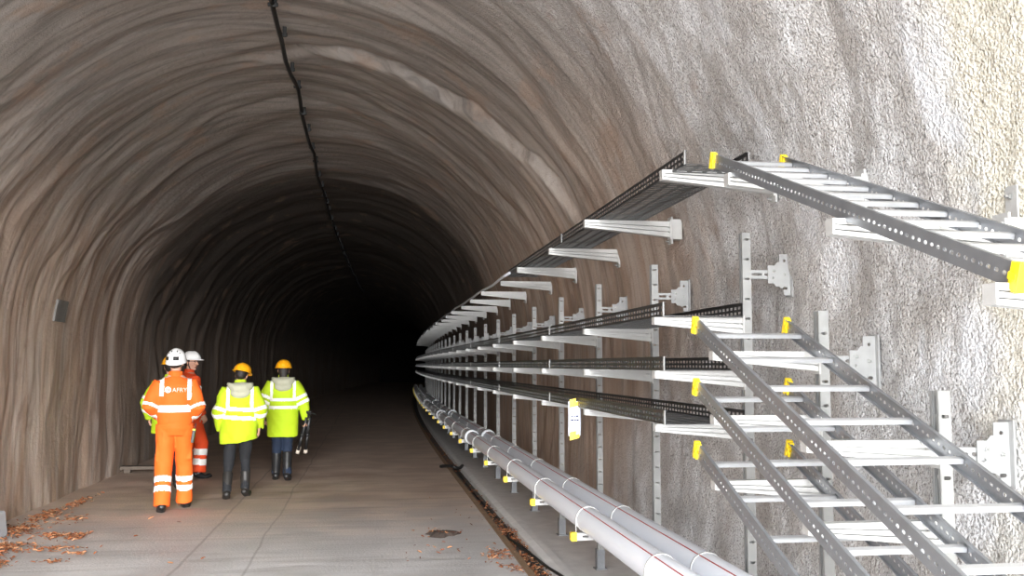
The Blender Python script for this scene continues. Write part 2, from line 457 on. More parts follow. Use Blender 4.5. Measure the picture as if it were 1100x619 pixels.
# ------------------------------------------------------------------ shared meshes for the steelwork
def to_mesh(mb, name, m):
    me = mb.mesh(name); me.materials.append(m); return me
Rx = Matrix.Rotation(PI/2, 4, 'X')       # XY plate -> XZ plane
Ryz = Matrix(((0,0,1,0),(1,0,0,0),(0,1,0,0),(0,0,0,1)))  # plate x->Y, y->Z, thickness->X
def channel_mesh(h, name='channel'):
    """slotted C channel standing on its foot, open towards the road (-x)"""
    mb = MB()
    holes = [slot(.021, zz, .016, .006, 4) for zz in np.arange(.08, h-.03, .1)]
    side = plate([(0,0),(.042,0),(.042,h),(0,h)], holes, .003)
    for yv in (-.0225, .0225): mb.merge(side, Matrix.Translation((-.021, yv, 0)) @ Rx)
    bh = [slot(zz, 0, .03, .006, 3) for zz in np.arange(.05, h-.03, .06)]
    back = plate([(0,-.0225),(h,-.0225),(h,.0225),(0,.0225)], bh, .003)
    mb.merge(back, Matrix(((0,0,1,.021),(0,1,0,0),(1,0,0,0),(0,0,0,1))))
    mb.box(-.023,-.020,-.024,-.011,0,h); mb.box(-.023,-.020,.011,.024,0,h)
    mb.box(-.022,-.012,-.013,-.011,0,h); mb.box(-.022,-.012,.011,.013,0,h)
    return to_mesh(mb, name, M['strut'])
def foot_mesh():
    mb = MB(); mb.box(-.05,.05,-.05,.05,0,.008); mb.box(-.03,.03,-.034,-.026,0,.16); mb.box(-.03,.03,.026,.034,0,.16); mb.box(-.034,-.028,-.034,.034,0,.16)
    for zz in (.05,.12): mb.tube([(.0,-.044,zz),(.0,.044,zz)], .010, 6)
    return to_mesh(mb, 'foot', M['rail'])
def arm_mesh(L=.46, tip=.036, root=.082, w=.046):
    """tapered cantilever arm, root at x=0, reaching to -L, top at z=0"""
    mb = MB(); t = .010
    mb.prism_xz([(0,0),(0,-root),(-L,-tip),(-L,0)], -.002, .002)
    for a, b in ((0,.34),(.42,.66),(.74,1.)):      # three pressed ribs with dark grooves between
        q = .34 if a == 0 else a
        mb.prism_xz([(0,-root*a),(-L,-tip*a),(-L,-tip*b),(0,-root*b)], -w/2, w/2)
    mb.box(-L-.002,-L+.004,-w/2,w/2,-tip,0)
    mb.box(-.006,.002,-.032,.032,-root-.012,.012)
    return to_mesh(mb, 'arm', M['galv'])
def bracket_mesh():
    """T shaped wall fixing: slotted tie from the channel (x=0) to plate against the wall (x=.21)"""
    mb = MB()
    tie = plate([(-.01,-.022),(.12,-.022),(.12,.022),(-.01,.022)], [slot(.035,0,.04,.007), slot(.092,0,.02,.007)], .004)
    for yv in (-.012,.012): mb.merge(tie, Matrix.Translation((0,yv,0)) @ Rx)
    pl = plate([(.09,-.045),(.09,.045),(.125,.045),(.14,.062),(.15,.062),(.152,.105),(.21,.105),(.21,-.105),(.175,-.105),(.17,-.075),(.15,-.062),(.13,-.06),(.12,-.045)],
               [circ(.122,.018,.010), slot(.112,-.018,.006,.006), circ(.178,.0,.008), slot(.18,-.07,.012,.007), circ(.178,.07,.007)], .005)
    for yv in (-.02,): mb.merge(pl, Matrix.Translation((0,yv,0)) @ Rx)
    mb.box(.206,.214,-.045,.03,-.112,.112)
    return to_mesh(mb, 'wall_bracket', M['bracket'])
def bolt_mesh(r=.008, l=.024):
    mb = MB(); mb.tube([(0,-l,0),(0,0,0)], r*.6, 8); mb.tube([(0,-l*.5,0),(0,-l*.2,0)], r, 6); mb.tube([(0,-l*.2,0),(0,-l*.12,0)], r*1.5, 12)
    return to_mesh(mb, 'bolt', M['bolt'])
def pipe_arm_mesh():
    mb = MB(); L = .53
    side = plate([(-L,-.022),(0,-.022),(0,.022),(-L,.022)], [slot(xx,0,.03,.007) for xx in np.arange(-L+.07,-.03,.07)], .003)
    for yv in (-.02,.02): mb.merge(side, Matrix.Translation((0,yv,0)) @ Rx)
    mb.box(-L,0,-.021,.021,-.024,-.021); mb.box(-L,0,-.021,-.012,.020,.022); mb.box(-L,0,.012,.021,.020,.022)
    return to_mesh(mb, 'pipe_arm', M['galv'])
def cap_mesh(w=.024, h=.027, d=.035):
    mb = MB(); mb.box(-d*.6,d*.4,-w,w,-h,h); mb.box(-d*.75,-d*.55,-w*.8,w*.8,-h*.8,h*.8); mb.box(-d*.3,d*.4,-w*1.12,w*1.12,h*.25,h*.6)
    return to_mesh(mb, 'end_cap', M['yellow'])
ME = dict(ch=channel_mesh(2.315), foot=foot_mesh(), arm=arm_mesh(), top=arm_mesh(.585,.05,.105,.05), br=bracket_mesh(), bolt=bolt_mesh(), parm=pipe_arm_mesh(), cap=cap_mesh())

def lk(name, me, parent, loc=(0,0,0), rot=(0,0,0)):
    o = bpy.data.objects.new(name, me); col.objects.link(o); o.parent = parent; o.location = loc; o.rotation_euler = rot
    return o
STX = 1.872
def frame(y, h, tiers, pipe=True, chm=None):
    t = empty('support_frame', (STX+cxs(y), y, 0), (0,0,ang(y)))
    lk('channel', chm or ME['ch'], t)
    lk('foot', ME['foot'], t)
    for z_ in tiers:
        a = lk('arm', ME['arm'], t, (-.022, 0, z_)); lk('bolt', ME['bolt'], a, (-.03,-.006,-.03)); 
    b = lk('wall_bracket', ME['br'], t, (.022, 0, h-.21)); lk('bolt', ME['bolt'], b, (.122,-.02,.018)); lk('bolt', ME['bolt'], b, (.178,-.02,.0))
    if pipe:
        p = lk('pipe_arm', ME['parm'], t, (-.022, 0, .545)); lk('end_cap', ME['cap'], p, (-.53, 0, 0))
    return t
ORD = ['first','second','third','fourth','fifth','sixth','seventh','eighth','ninth','tenth','eleventh','twelfth','thirteenth','fourteenth','fifteenth','sixteenth','seventeenth','eighteenth','nineteenth','twentieth','twenty-first','twenty-second','twenty-third','twenty-fourth','twenty-fifth','twenty-sixth','twenty-seventh','twenty-eighth','twenty-ninth','thirtieth']
NF = 27
SY = [4.60 + 1.572*k for k in range(NF)]
GF = 'upright steel frames carrying the trays'
src = None
for k, y in enumerate(SY):
    if k == 0: t = src = frame(y, 2.315, (1.885, 1.620, 1.360))
    else:
        t = copy_tree(src); t.location = (STX+cxs(y), y, 0); t.rotation_euler = (0,0,ang(y))
    tag(t, f'full-height galvanised upright with three arms, {ORD[k]} from the near end of trays', 'support frame', GF)
LZ = (1.705, 1.443, 1.180)
t = frame(3.79, 1.875, LZ, False, channel_mesh(1.875)); tag(t, 'middle-height galvanised upright behind the upper ends of the three lower ladders', 'support frame', GF)
t = frame(2.955, 1.565, (1.405, 1.143, .880), True, channel_mesh(1.565)); tag(t, 'shortest and nearest galvanised upright, behind the lower ladders at the right', 'support frame', GF)

# top row of arms bolted straight to the wall
GA = 'single arms bolted to the wall under the top tray and top ladder'
def wall_arm(y, tipx, zt, label):
    rx = tipx+.585+cxs(y)
    t = empty('cantilever_bracket', (rx, y, zt), (0,0,ang(y)))
    lk('arm', ME['top'], t)
    mb = MB(); mb.box(0,.010,-.04,.04,-.15,.03)
    wx = wall_x(y, zt)-rx
    if wx > .012: mb.box(.008, wx+.004, -.03, .03, -.12, .015)
    obj('wall_plate', mb, M['galv'], t)
    lk('bolt', ME['bolt'], t, (-.004,0,-.132), (0,0,-PI/2))
    tag(t, label, 'bracket', GA)
tips = [1.44, 1.40, 1.455, 1.43, 1.48]
for k, y in enumerate(SY):
    tx = tips[k] if k < 5 else 1.455+.02*math.sin(k*2.1)
    wall_arm(y, tx, 2.608 if k else 2.625, f'pale tapered wall arm under the top cable tray, {ORD[k]} from its near end')
wall_arm(3.74, 1.45, 2.437, 'pale wall arm under the far end of the top ladder')
wall_arm(2.80, 1.42, 2.105, 'pale wall arm halfway along under the top ladder')
wall_arm(2.03, 1.42, 1.838, 'pale wall arm under the near end of the top ladder at the right edge')

# ------------------------------------------------------------------ cable trays
def tray_parts(W, L=2.995, Hh=.066):
    """local: outer side rail at x=0, inner at x=W, starting at y=0 going +y"""
    out = {}
    p = .054; n = int(L/p)
    us = [0]; hol = set()
    for i in range(n):
        y0 = i*p + (L-n*p)/2
        us += [y0+.010, y0+.044]
    us.append(L)
    vz = [0, .010, .024, .036, .050, Hh]
    us2 = us
    def rail(xc):
        mb = MB()
        mb.grid(us2, vz, lambda i, j: (i % 2 == 1 and 0 < i < len(us2)-2 and j in (1,3)), lambda u, v: (xc, u, v))
        lip = .012 if xc == 0 else -.012
        mb.grid([0, L], [0, 1], lambda i, j: False, lambda u, v: (xc+v*lip, u, Hh))
        me = solid(mb, .0022); me.materials.append(M['tray']); return me
    out['outer'] = rail(0); out['inner'] = rail(W)
    p2 = .050; n2 = int(L/p2); us3 = [0]
    for i in range(n2): us3 += [i*p2+.014, i*p2+.036]
    us3.append(L)
    k = int(round(W/.08)); vx = [0]
    for i in range(k):
        c0 = (i+.5)*W/k; vx += [c0-.028, c0+.028]
    vx.append(W)
    mb = MB(); mb.grid(us3, vx, lambda i, j: (i % 2 == 1 and j % 2 == 1), lambda u, v: (v, u, 0))
    me = solid(mb, .0022); me.materials.append(M['tray']); out['base'] = me
    for nm, s_ in (('splice', -1), ('splice2', 1)):
        mb = MB(); xc = s_*.004; mb.box(xc-.002,xc+.002,-.002,.016,-.002,Hh+.002)
        mb.tube([(xc-.004,.008,.028),(xc+.004,.008,.028)], .005, 6)
        out[nm] = to_mesh(mb, nm, M['bracket'])
    return out
T4 = tray_parts(.40); T3 = tray_parts(.315); W_OF = {id(T4): .40, id(T3): .315}
def tray(x0, y, z, T, label, grp):
    t = empty('cable_tray', (x0+cxs(y+1.5)-0, y, z), (0,0,ang(y+1.5)))
    a = ang(y+1.5); t.location.x = x0+cxs(y+1.5)+math.sin(a)*1.5
    lk('side_rail', T['outer'], t); lk('side_rail', T['inner'], t); lk('tray_base', T['base'], t); lk('splice_plate', T['splice'], t, (0,0,0)); lk('splice_plate', T['splice2'], t, (W_OF[id(T)],0,0))
    tag(t, label, 'cable tray', grp)
for k in range(13):
    yy = 4.37 + 3.0*k
    if k < 2: tray(1.49, yy, 2.612, T3, f'perforated steel tray on the top wall arms, {ORD[k]} length from the near end', 'trays on the top wall arms')
    yy = 4.50 + 3.0*k
    for z_, nm in ((1.888,'upper'), (1.623,'middle'), (1.363,'lowest')):
        tray(1.415, yy, z_, T4, f'perforated tray on the {nm} arms of the frames, {ORD[k]} length from near end', 'trays on the frames')

mb = MB(); mb.tube([(1.475+cxs(y)-.01*math.sin(y*2), y, 2.628+.006*math.sin(y*3.1)) for y in np.arange(10.1, 45, .5)], .016, 10)
tag(obj('white_conduit', mb, M['paper'], smooth=True), 'thin white conduit lying on the tips of the far wall arms beyond the top tray', 'conduit')
# ------------------------------------------------------------------ cable ladders
def ladder(x0, W, y, z, L, slope, label, near_caps, pitch=.29, first=.155, H=.062, skip=0):
    t = empty('cable_ladder', (x0, y, z), (math.atan(slope), 0, 0))   # origin: outer rail, top edge, far end
    holes = [slot(-yy, -H*.52, .006, .0055, 4) for yy in np.arange(.03, L-.02, .0305)]
    web = plate([(-L,-H),(0,-H),(0,0),(-L,0)], holes, .0025)
    for s_, xx in ((1,0),(-1,W)):
        mb = MB(); mb.merge(web, Matrix.Translation((xx,0,0)) @ Ryz)
        xa, xb = sorted((xx, xx+s_*.012))
        mb.box(xa, xb, -L, 0, -.003, 0); mb.box(xa, xb, -L, 0, -H, -H+.003)
        r = obj('side_rail', mb, M['rail'], t)
        for yc, sg in ((0,1),) + (((-L,-1),) if near_caps else ()):
            mb = MB(); mb.box(xx-.010, xx+.010, min(yc, yc-.03*sg), max(yc, yc-.03*sg), -H-.002, .003)
            mb.box(xx-.013, xx+.013, min(yc+.006*sg, yc-.012*sg), max(yc+.006*sg, yc-.012*sg), -H-.005, .006)
            mb.box(xx-.014, xx+.014, min(yc, yc-.03*sg), max(yc, yc-.03*sg), -H*.65, -H*.35)
            obj('end_cap', mb, M['yellow'], r, bevel=.002)
    yy = first
    while yy < L-.03:
        mb = MB(); c = -H*.42
        prof = [(-.013,-.008),(.013,-.008),(.013,.005),(.009,.008),(-.009,.008),(-.013,.005)]
        mb.prism_yz([(-yy+a, c+b) for a, b in prof], .003, W-.003)
        obj('rung', mb, M['steel'], t); yy += pitch
    tag(t, label, 'cable ladder', 'cable ladders descending towards the near right')
    return t
ladder(1.376, .412, 3.94, 1.850, 2.85, .377, 'highest of the three steel cable ladders stacked close together, sloping down right', False)
ladder(1.376, .412, 3.94, 1.587, 2.05, .377, 'middle one of the three stacked steel cable ladders', False)
ladder(1.376, .412, 3.94, 1.322, 1.33, .377, 'lowest of the three stacked steel cable ladders, ending just above the pipes', False)
ladder(1.462, .318, 3.92, 2.562, 2.07, .352, 'short steel cable ladder high on the wall, alone above the three stacked ladders', True, pitch=.165, first=.10, H=.060)

# ------------------------------------------------------------------ pipes
def pipe(x0, z0, r, label, stripe_q):
    t = empty('service_pipe', (x0, 4.6, z0)); ysq = list(np.arange(1.2, 15, 3.4)) + list(np.arange(16, 46, 1.5))
    def P(y, dx=0, dz=0): return (cxs(y)+dx, y-4.6, dz)
    mb = MB(); mb.tube([P(y) for y in ysq], r, 32); obj('pipe_body', mb, M['pipe'], t, True)
    for q in stripe_q:
        dx, dz = (r+.0008)*math.cos(q), (r+.0008)*math.sin(q)
        mb = MB(); mb.tube([P(y, dx, dz) for y in ysq], .0028, 6); obj('red_stripe', mb, M['red'], t)
    # strap clamps on every pipe arm
    mbs = MB(); mbs.tube([(0,-.006,0),(0,.006,0)], r+.004, 32); mbs.box(-r-.005,-r-.001,-.006,.006,-r-.03,0); mbs.box(r+.001,r+.005,-.006,.006,-r-.03,0)
    strap = to_mesh(mbs, 'strap', M['galv']); strap.polygons.foreach_set('use_smooth', [True]*32 + [False]*(len(strap.polygons)-32))
    for y in [3.01] + SY: lk('strap', strap, t, P(y, 0, 0), (0,0,ang(y)))
    # thick sockets where lengths join
    mbs = MB(); mbs.tube([(0,-.10,0),(0,-.095,0),(0,.10,0),(0,.105,0)], [r+.001, r+.020, r+.020, r+.001], 32)
    sk = to_mesh(mbs, 'socket', M['pipering']); sk.polygons.foreach_set('use_smooth', [True]*len(sk.polygons))
    for y in (13.4, 19.4, 25.4, 31.4): lk('socket', sk, t, P(y), (0,0,ang(y)))
    tag(t, label, 'pipe', 'pale plastic pipes along the wall')
pipe(1.415, .650, .081, 'front pale grey plastic pipe, the one nearer the road', (math.radians(118),))
pipe(1.645, .650, .081, 'rear pale grey plastic pipe, the one nearer the wall', (math.radians(118),))

# ------------------------------------------------------------------ paper tag on the lowest tray
t = empty('hanging_tag', (1.392, 6.48, 1.40), (0,0,math.radians(-4))); tag(t, 'white laminated note with yellow tape ends hanging from the lowest cable tray', 'label')
mb = MB(); us = np.linspace(-.043,.043,9); vs_ = np.linspace(-.235,0,7)
mb.grid(list(us), list(vs_), lambda i, j: False, lambda u, v: (u, -.012*math.cos(u*36)+.004*math.sin(v*20), v))
me = solid(mb, .0015); link('sheet', me, M['paper'], t, True)
for z_ in (-.255, -.035):
    mb = MB(); mb.grid([-.035,-.012,.008,.03], [0,.028,.055], lambda i, j: (i == 2 and j == 1), lambda u, v: (u, -.016-.002*math.cos(u*36), z_+v+u*.25)); link('tape', solid(mb, .003), M['yellow'], t)
mb = MB()
for row, (z_, segs) in enumerate(((-.105, ((-.026,.012),(-.008,.010),(.006,.018))), (-.132, ((-.028,.020),(-.004,.012),(.012,.014))))):
    for x_, w_ in segs: mb.box(x_, x_+w_, -.018, -.0125, z_, z_+.010)
obj('ink_marks', mb, M['ink'], t)

# rock bolt plate beside the top ladder
wx = wall_x(2.86, 2.18)
t = empty('rock_bolt', (wx-.01, 2.86, 2.18)); tag(t, 'small galvanised anchor plate with bolt in the cream wall above the top ladder', 'anchor plate')
mb = MB(); mb.merge(plate([(-.03,-.06),(.03,-.06),(.03,.05),(.02,.06),(-.03,.06)], [circ(.005,-.035,.008)], .006), Ryz); obj('plate', mb, M['galv'], t)
lk('bolt', ME['bolt'], t, (-.002,0,.025), (0,0,-PI/2))

# dark square repair patch on the left wall
def wall_left_x(y, zz):
    i = int(np.argmin(np.abs(ys-y))); row = pos[i]; k = np.where(ss < LS+ARC*.4)[0]
    j = k[np.argmin(np.abs(row[k,2]-zz))]; return float(row[j,0])
yp, zp = 12.3, 2.30
mb = MB(); us = list(np.linspace(-.20,.20,9)); vs_ = list(np.linspace(-.13,.13,7))
mb.grid(us, vs_, lambda i, j: False, lambda u, v: (wall_left_x(yp+u, zp+v)+.012, yp+u, zp+v))
o = link('wall_patch', solid(mb, .03), M['patch']); tag(o, 'small dark square repair patch on the brown left wall', 'patch')
# low ledge at the foot of the left wall
mb = MB(); mb.box(-.35,.45,-.09,.09,.05,.10); mb.box(-.30,-.2,-.07,.07,0,.05); mb.box(.3,.4,-.07,.07,0,.05)
o = obj('timber_board', mb, mat('weathered_timber', (.12,.095,.075), .8, var=.2), bevel=.006); o.location = (-3.40, 15.6, 0)
tag(o, 'weathered board raised on blocks at the foot of the left wall', 'board')
mb = MB(); mb.prism_xz([(-.14,0),(.14,0),(.11,.24),(-.10,.26)], -.25, .25)
o = obj('concrete_block', mb, mat('pale_block', (.50,.52,.55), .8, var=.15, bump=.004), bevel=.015); o.location = (-3.58, 9.80, 0)
tag(o, 'pale blue-grey concrete block at the foot of the left wall, left edge', 'block')

# ------------------------------------------------------------------ leaves, dirt
def leaf(mb, x_, y_, z_, size, rng):
    a = rng.uniform(0, 2*PI); tl = rng.uniform(-.5,.5); tr = rng.uniform(-.5,.5)
    Mx = Matrix.Translation((x_, y_, z_)) @ Matrix.Rotation(a, 4, 'Z') @ Matrix.Rotation(tl, 4, 'X') @ Matrix.Rotation(tr, 4, 'Y')
    s = size; w = s*rng.uniform(.3,.45); c = rng.uniform(.05,.3)*s
    L = [(-s,0,0),(-s*.5,w*.8,c),(0,w,c*1.2),(s*.6,w*.6,c),(s,0,0),(s*.6,-w*.6,c),(0,-w,c*1.2),(-s*.5,-w*.8,c),(-s*.5,0,0),(0,0,0),(s*.6,0,0)]
    F = [(0,8,1),(1,8,9,2),(2,9,10,3),(3,10,4),(4,10,5),(5,10,9,6),(6,9,8,7),(7,8,0)]
    mb.mi = rng.choices((0,1,2), (5,4,2))[0]
    mb.add([Mx @ Vector(p) for p in L], F)
def drift(name, spots, label, z0=0.):
    mb = MB()
    for (x_, y_, rx_, ry_, n, h) in spots:
        for _ in range(n):
            a, b = R.gauss(0,.5), R.gauss(0,.5)
            hh = max(0, h*(1-(a*a+b*b)))*R.random()
            xx, yy_ = x_+a*rx_, y_+b*ry_
            if xx < wall_left_x(yy_, .1)+.04: xx = wall_left_x(yy_, .1)+.04+abs(R.gauss(0,.1))
            leaf(mb, xx, yy_, z0+.012+hh, R.uniform(.016,.032), R)
    o = obj(name, mb, M['leaf']); tag(o, label, 'leaves', kind='stuff')
drift('leaf_litter', [(-3.45,8.7,.35,.45,800,.04),(-3.25,9.3,.25,.3,300,.03),(-3.2,8.5,.25,.25,300,.03),(-3.45,10.2,.22,.35,260,.03),(-3.45,11.2,.15,.5,170,.03),(-3.1,10.9,.15,.3,50,.01),
    (-2.95,9.9,.22,.18,130,.02),(-2.75,9.2,.25,.15,60,.01),(-2.75,9.8,.1,.3,50,.01),(-3.4,12.2,.1,.6,90,.02),(-3.1,8.4,.2,.3,160,.02),(-2.5,9.0,.12,.08,25,.01),(-2.6,8.65,.15,.1,30,.01)],
    'drift of dry rust-brown leaves on the floor along the left wall')
mb = MB()
for _ in range(420):
    y_ = 7. + abs(R.gauss(0,1))*2.2; leaf(mb, R.uniform(1.33,1.46), y_, -.045+R.random()*.03, R.uniform(.014,.026), R)
for _ in range(260):
    y_ = R.uniform(8,26); leaf(mb, R.uniform(1.33,1.46), y_, -.045+R.random()*.02, R.uniform(.014,.026), R)
tag(obj('gutter_leaves', mb, M['leaf']), 'dead leaves lying in the gutter beside the kerb', 'leaves', kind='stuff')
mb = MB()
for (x_, y_, rx_, ry_, n) in ((1.12,8.35,.07,.13,90),(1.17,7.8,.05,.12,40),(1.36,9.5,.05,.1,50)):
    for _ in range(n): leaf(mb, x_+R.gauss(0,rx_), y_+R.gauss(0,ry_), .012+R.random()*.02, R.uniform(.014,.026), R)
tag(obj('leaf_cluster', mb, M['leaf']), 'cluster of dead leaves on the floor beside the gutter', 'leaves', kind='stuff')
for k in range(46):
    mb = MB(); leaf(mb, 0, 0, .010, R.uniform(.014,.03), R)
    o = obj('fallen_leaf', mb, M['leaf']); o.location = (min(1.2, R.gauss(.85,.33)), 8.+abs(R.gauss(0,1.6)), 0)
    tag(o, 'small dead leaf lying by itself on the grey floor left of the gutter', 'leaf', 'single leaves left of the gutter')
for k, (x_, y_) in enumerate(((-1.62,8.45),(-1.38,8.6),(-2.2,9.8),(-2.3,10.9),(-1.95,10.6),(-2.2,11.9))):
    mb = MB(); leaf(mb, 0, 0, .010, .035, R); o = obj('fallen_leaf', mb, M['leaf']); o.location = (x_, y_, 0)
    tag(o, 'dead leaf lying by itself on the left half of the floor', 'leaf', 'single leaves on the left half of the floor')
mb = MB(); n = 26; vs = [(0,0,.035)]; fs = []
for ring, (rr, zz) in enumerate(((.4,.03),(.75,.018),(1.,.0))):
    for k in range(n):
        q = 2*PI*k/n; j = 1+.22*math.sin(q*3+1)+.12*math.sin(q*7)
        vs.append((.155*rr*j*math.cos(q), .16*rr*j*math.sin(q), zz+(.008*R.random() if ring < 2 else 0)))
for k in range(n):
    k2 = (k+1) % n; fs.append((0, 1+k, 1+k2))
    for r_ in range(2): fs.append((1+r_*n+k, 1+(r_+1)*n+k, 1+(r_+1)*n+k2, 1+r_*n+k2))
mb.add(vs, fs)
for _ in range(24): leaf(mb, R.gauss(0,.09), R.gauss(0,.08), .035, .02, R); mb.m[-8:] = [1+mb.mi]*8
o = obj('mud_clod', mb, [M['mud']]+M['leaf'], smooth=True); o.location = (.71, 9.5, 0)
tag(o, 'dark clod of mud and leaves on the floor left of the gutter', 'mud')
# loose cable in the gutter
mb = MB(); pts = [(1.50,6.2,.035),(1.49,7.2,.035),(1.455,7.9,.0),(1.42,8.5,-.01),(1.36,9.0,.0),(1.345,9.3,-.02),(1.42,9.9,-.035),(1.40,11,-.035),(1.38,13,-.035),(1.41,16,-.035)]
def cr_spline(P_, n=6):
    out = []; P_ = [Vector(p) for p in P_]
    for i in range(len(P_)-1):
        a, b, c, d_ = P_[max(i-1,0)], P_[i], P_[i+1], P_[min(i+2,len(P_)-1)]
        for k in range(n):
            t_ = k/n; out.append(.5*((2*b)+(c-a)*t_+(2*a-5*b+4*c-d_)*t_*t_+(3*b-a-3*c+d_)*t_**3))
    return out+[P_[-1]]
mb.tube(cr_spline(pts), .012, 8)
tag(obj('black_hose', mb, M['cable'], smooth=True), 'loose black cable lying along the gutter', 'cable')
# dark hose loop / debris further down the gutter
mb = MB(); mb.tube(cr_spline([(1.15,15.6,.02),(1.25,15.4,.05),(1.33,15.2,.05),(1.42,15.3,.02),(1.5,15.6,.03)]), .025, 8)
tag(obj('hose_piece', mb, M['cable'], smooth=True), 'short dark hose lying across the gutter beyond the leaves', 'hose')

# ------------------------------------------------------------------ people
def face_sel(me, pred):
    return [i for i, p in enumerate(me.polygons) if pred(p.center, p.normal)]
def band(parent, name, me, pred, push, m):
    """a strip of tape lying on the garment: the garment's own surface inside a region, lifted off it"""
    sel = [p for p in me.polygons if pred(p.center, p.normal)]
    if not sel: return None
    ids = {}; vs = []; fs = []
    for p in sel:
        f = []
        for vi in p.vertices:
            if vi not in ids:
                v = me.vertices[vi]; ids[vi] = len(vs); vs.append(v.co + v.normal*push)
            f.append(ids[vi])
        fs.append(tuple(f))
    mb = MB(); mb.add(vs, fs); me2 = solid(mb, .002)
    return link(name, me2, m, parent, True)
def seg_t(p, a, b):
    a = Vector(a); b = Vector(b); d_ = b-a; t_ = (p-a).dot(d_)/d_.length_squared
    return t_, (p-(a+d_*min(1,max(0,t_)))).length
def hand(mb, w, d_, n, side, curl=.55):
    d_ = Vector(d_).normalized(); n = Vector(n); n = (n-d_*n.dot(d_)).normalized(); s = d_.cross(n)*side
    w = Vector(w)
    mb.tube([w-d_*.02, w, w+d_*.03, w+d_*.075, w+d_*.095], [(.024,.019),(.025,.018),(.036,.017),(.041,.016),(.036,.012)], 12, ref=tuple(s))
    for k, (off, L, r) in enumerate(((.030,.072,.0095),(.010,.082,.010),(-.010,.076,.0095),(-.029,.060,.0085))):
        p = w+d_*.088+s*off; a = .15; pts = [p-d_*.02, p]; q = p
        for j, fr in enumerate((.45,.32,.23)):
            a += curl; q = q+(d_*math.cos(a)+n*math.sin(a))*L*fr; pts.append(q)
        mb.tube(pts, [r,r,r*.95,r*.9,r*.7], 8)
    p = w+d_*.03+s*.026
    mb.tube([p, p+(d_*.5+s*.75+n*.2)*.03, p+(d_*.8+s*.75+n*.5)*.05, p+(d_*1.+s*.45+n*.8)*.062], [.013,.012,.0105,.008], 8)
def head_mb():
    mb = MB()
    mb.tube([(0,.045,-.122),(0,.035,-.112),(0,.022,-.085),(0,.008,-.045),(0,0,0),(0,-.004,.05),(0,-.006,.09),(0,-.006,.112),(0,-.006,.120)],
            [(.018,.018),(.036,.034),(.052,.058),(.064,.080),(.071,.092),(.073,.096),(.062,.082),(.038,.05),(.012,.016)], 20)
    mb.tube([(0,.080,.012),(0,.095,-.012),(0,.108,-.034),(0,.094,-.044)], [.009,.011,.015,.010], 10)
    mb.ell((0,.086,-.068), (.024,.010,.010)); mb.ell((0,.082,.026), (.045,.014,.010)); mb.ell((0,.062,-.105), (.024,.022,.016))
    for s in (-1,1): mb.ell((s*.074,-.004,-.012), (.010,.020,.032)); mb.ell((s*.038,.058,-.035), (.022,.022,.02))
    return mb
def helmet(parent, HM, m, style):
    mb = MB(); n = 36; vs = []; fs = []
    rx_, ry_, rz_ = .112, .138, .112; base = .040 if style != 'climb' else .005
    if style == 'climb': rx_, ry_, rz_ = .108, .135, .145
    prof = []
    for i in range(9):
        a = PI/2*(i/9); prof.append((math.cos(a), base+rz_*math.sin(a)))
    prof = [(1.10 if style != 'climb' else 1.02, base-.012), (1.11 if style != 'climb' else 1.03, base-.006)] + prof
    for (f_, z_) in prof:
        for k in range(n):
            q = 2*PI*k/n; X_ = rx_*f_*math.cos(q); Y_ = ry_*f_*math.sin(q)
            zz = z_
            if f_ > 1.05 and math.sin(q) > .2: Y_ += .040*(math.sin(q)-.2)/.8; zz -= .008*(math.sin(q)-.2)
            if style == 'climb' and z_ < base+.05 and math.sin(q) < 0: zz -= .035*(-math.sin(q))*(1-(z_-base)/.05 if z_ > base else 1)
            ridge = .006 if (abs(math.cos(q)) < .18 and .25 < f_ < .99 and style != 'climb') else 0
            vs.append((X_, Y_, zz+ridge))
    vs.append((0,0,base+rz_)); T = len(vs)-1
    for i in range(len(prof)-1):
        for k in range(n):
            k2 = (k+1) % n; fs.append((i*n+k, i*n+k2, (i+1)*n+k2, (i+1)*n+k))
    for k in range(n): fs.append(((len(prof)-1)*n+k, (len(prof)-1)*n+(k+1) % n, T))
    mb.add(vs, fs); M2 = MB(); M2.merge(mb, HM); me = solid(M2, .004)
    h = link('helmet', me, m, parent, True)
    Hi = HM.inverted()
    if style == 'climb':
        def pb(c, nn):
            q = Hi @ c; return .018+.012*math.sin(q.x*60) < q.z+.0*q.y < .034+.012*math.sin(q.x*60)
        band(h, 'helmet_band', me, pb, .003, M['black'])
        mb = MB()
        for s in (-1,1):
            for (a, b) in ((.03,.115),(.055,.09)):
                mb.ell((s*a,-.10+.02*(a/.05),b), (.007,.012,.012), 10, 6)
        M2 = MB(); M2.merge(mb, HM); link('vent', M2.mesh('vent'), M['black'], h, True)
    # chin strap
    mb = MB(); mb.tube([(.082,.0,.03),(.078,.012,-.05),(.05,.03,-.115),(0,.05,-.135),(-.05,.03,-.115),(-.078,.012,-.05),(-.082,.0,.03)], [(.003,.008)]*7, 8)
    M2 = MB(); M2.merge(mb, HM); link('chin_strap', M2.mesh('chin_strap'), M['black'], h, True)
    return h
def wrinkle(me, a, seed, zlo=None):
    n = len(me.vertices); co = np.empty(n*3); me.vertices.foreach_get('co', co); co = co.reshape(-1,3)
    no = np.array([v.normal[:] for v in me.vertices])
    d_ = (fbm(co[:,0]*6+50, co[:,1]*6+50, co[:,2]*9+50, 3, seed)-.5)*2*a
    r_ = (1-np.abs(2*noise(co[:,0]*7+co[:,2]*5+90, co[:,1]*7+90, co[:,2]*4+90, seed+5)-1))*a*.8
    co = co + no*(d_+r_-a*.4)[:,None]
    me.vertices.foreach_set('co', co.ravel()); me.update()
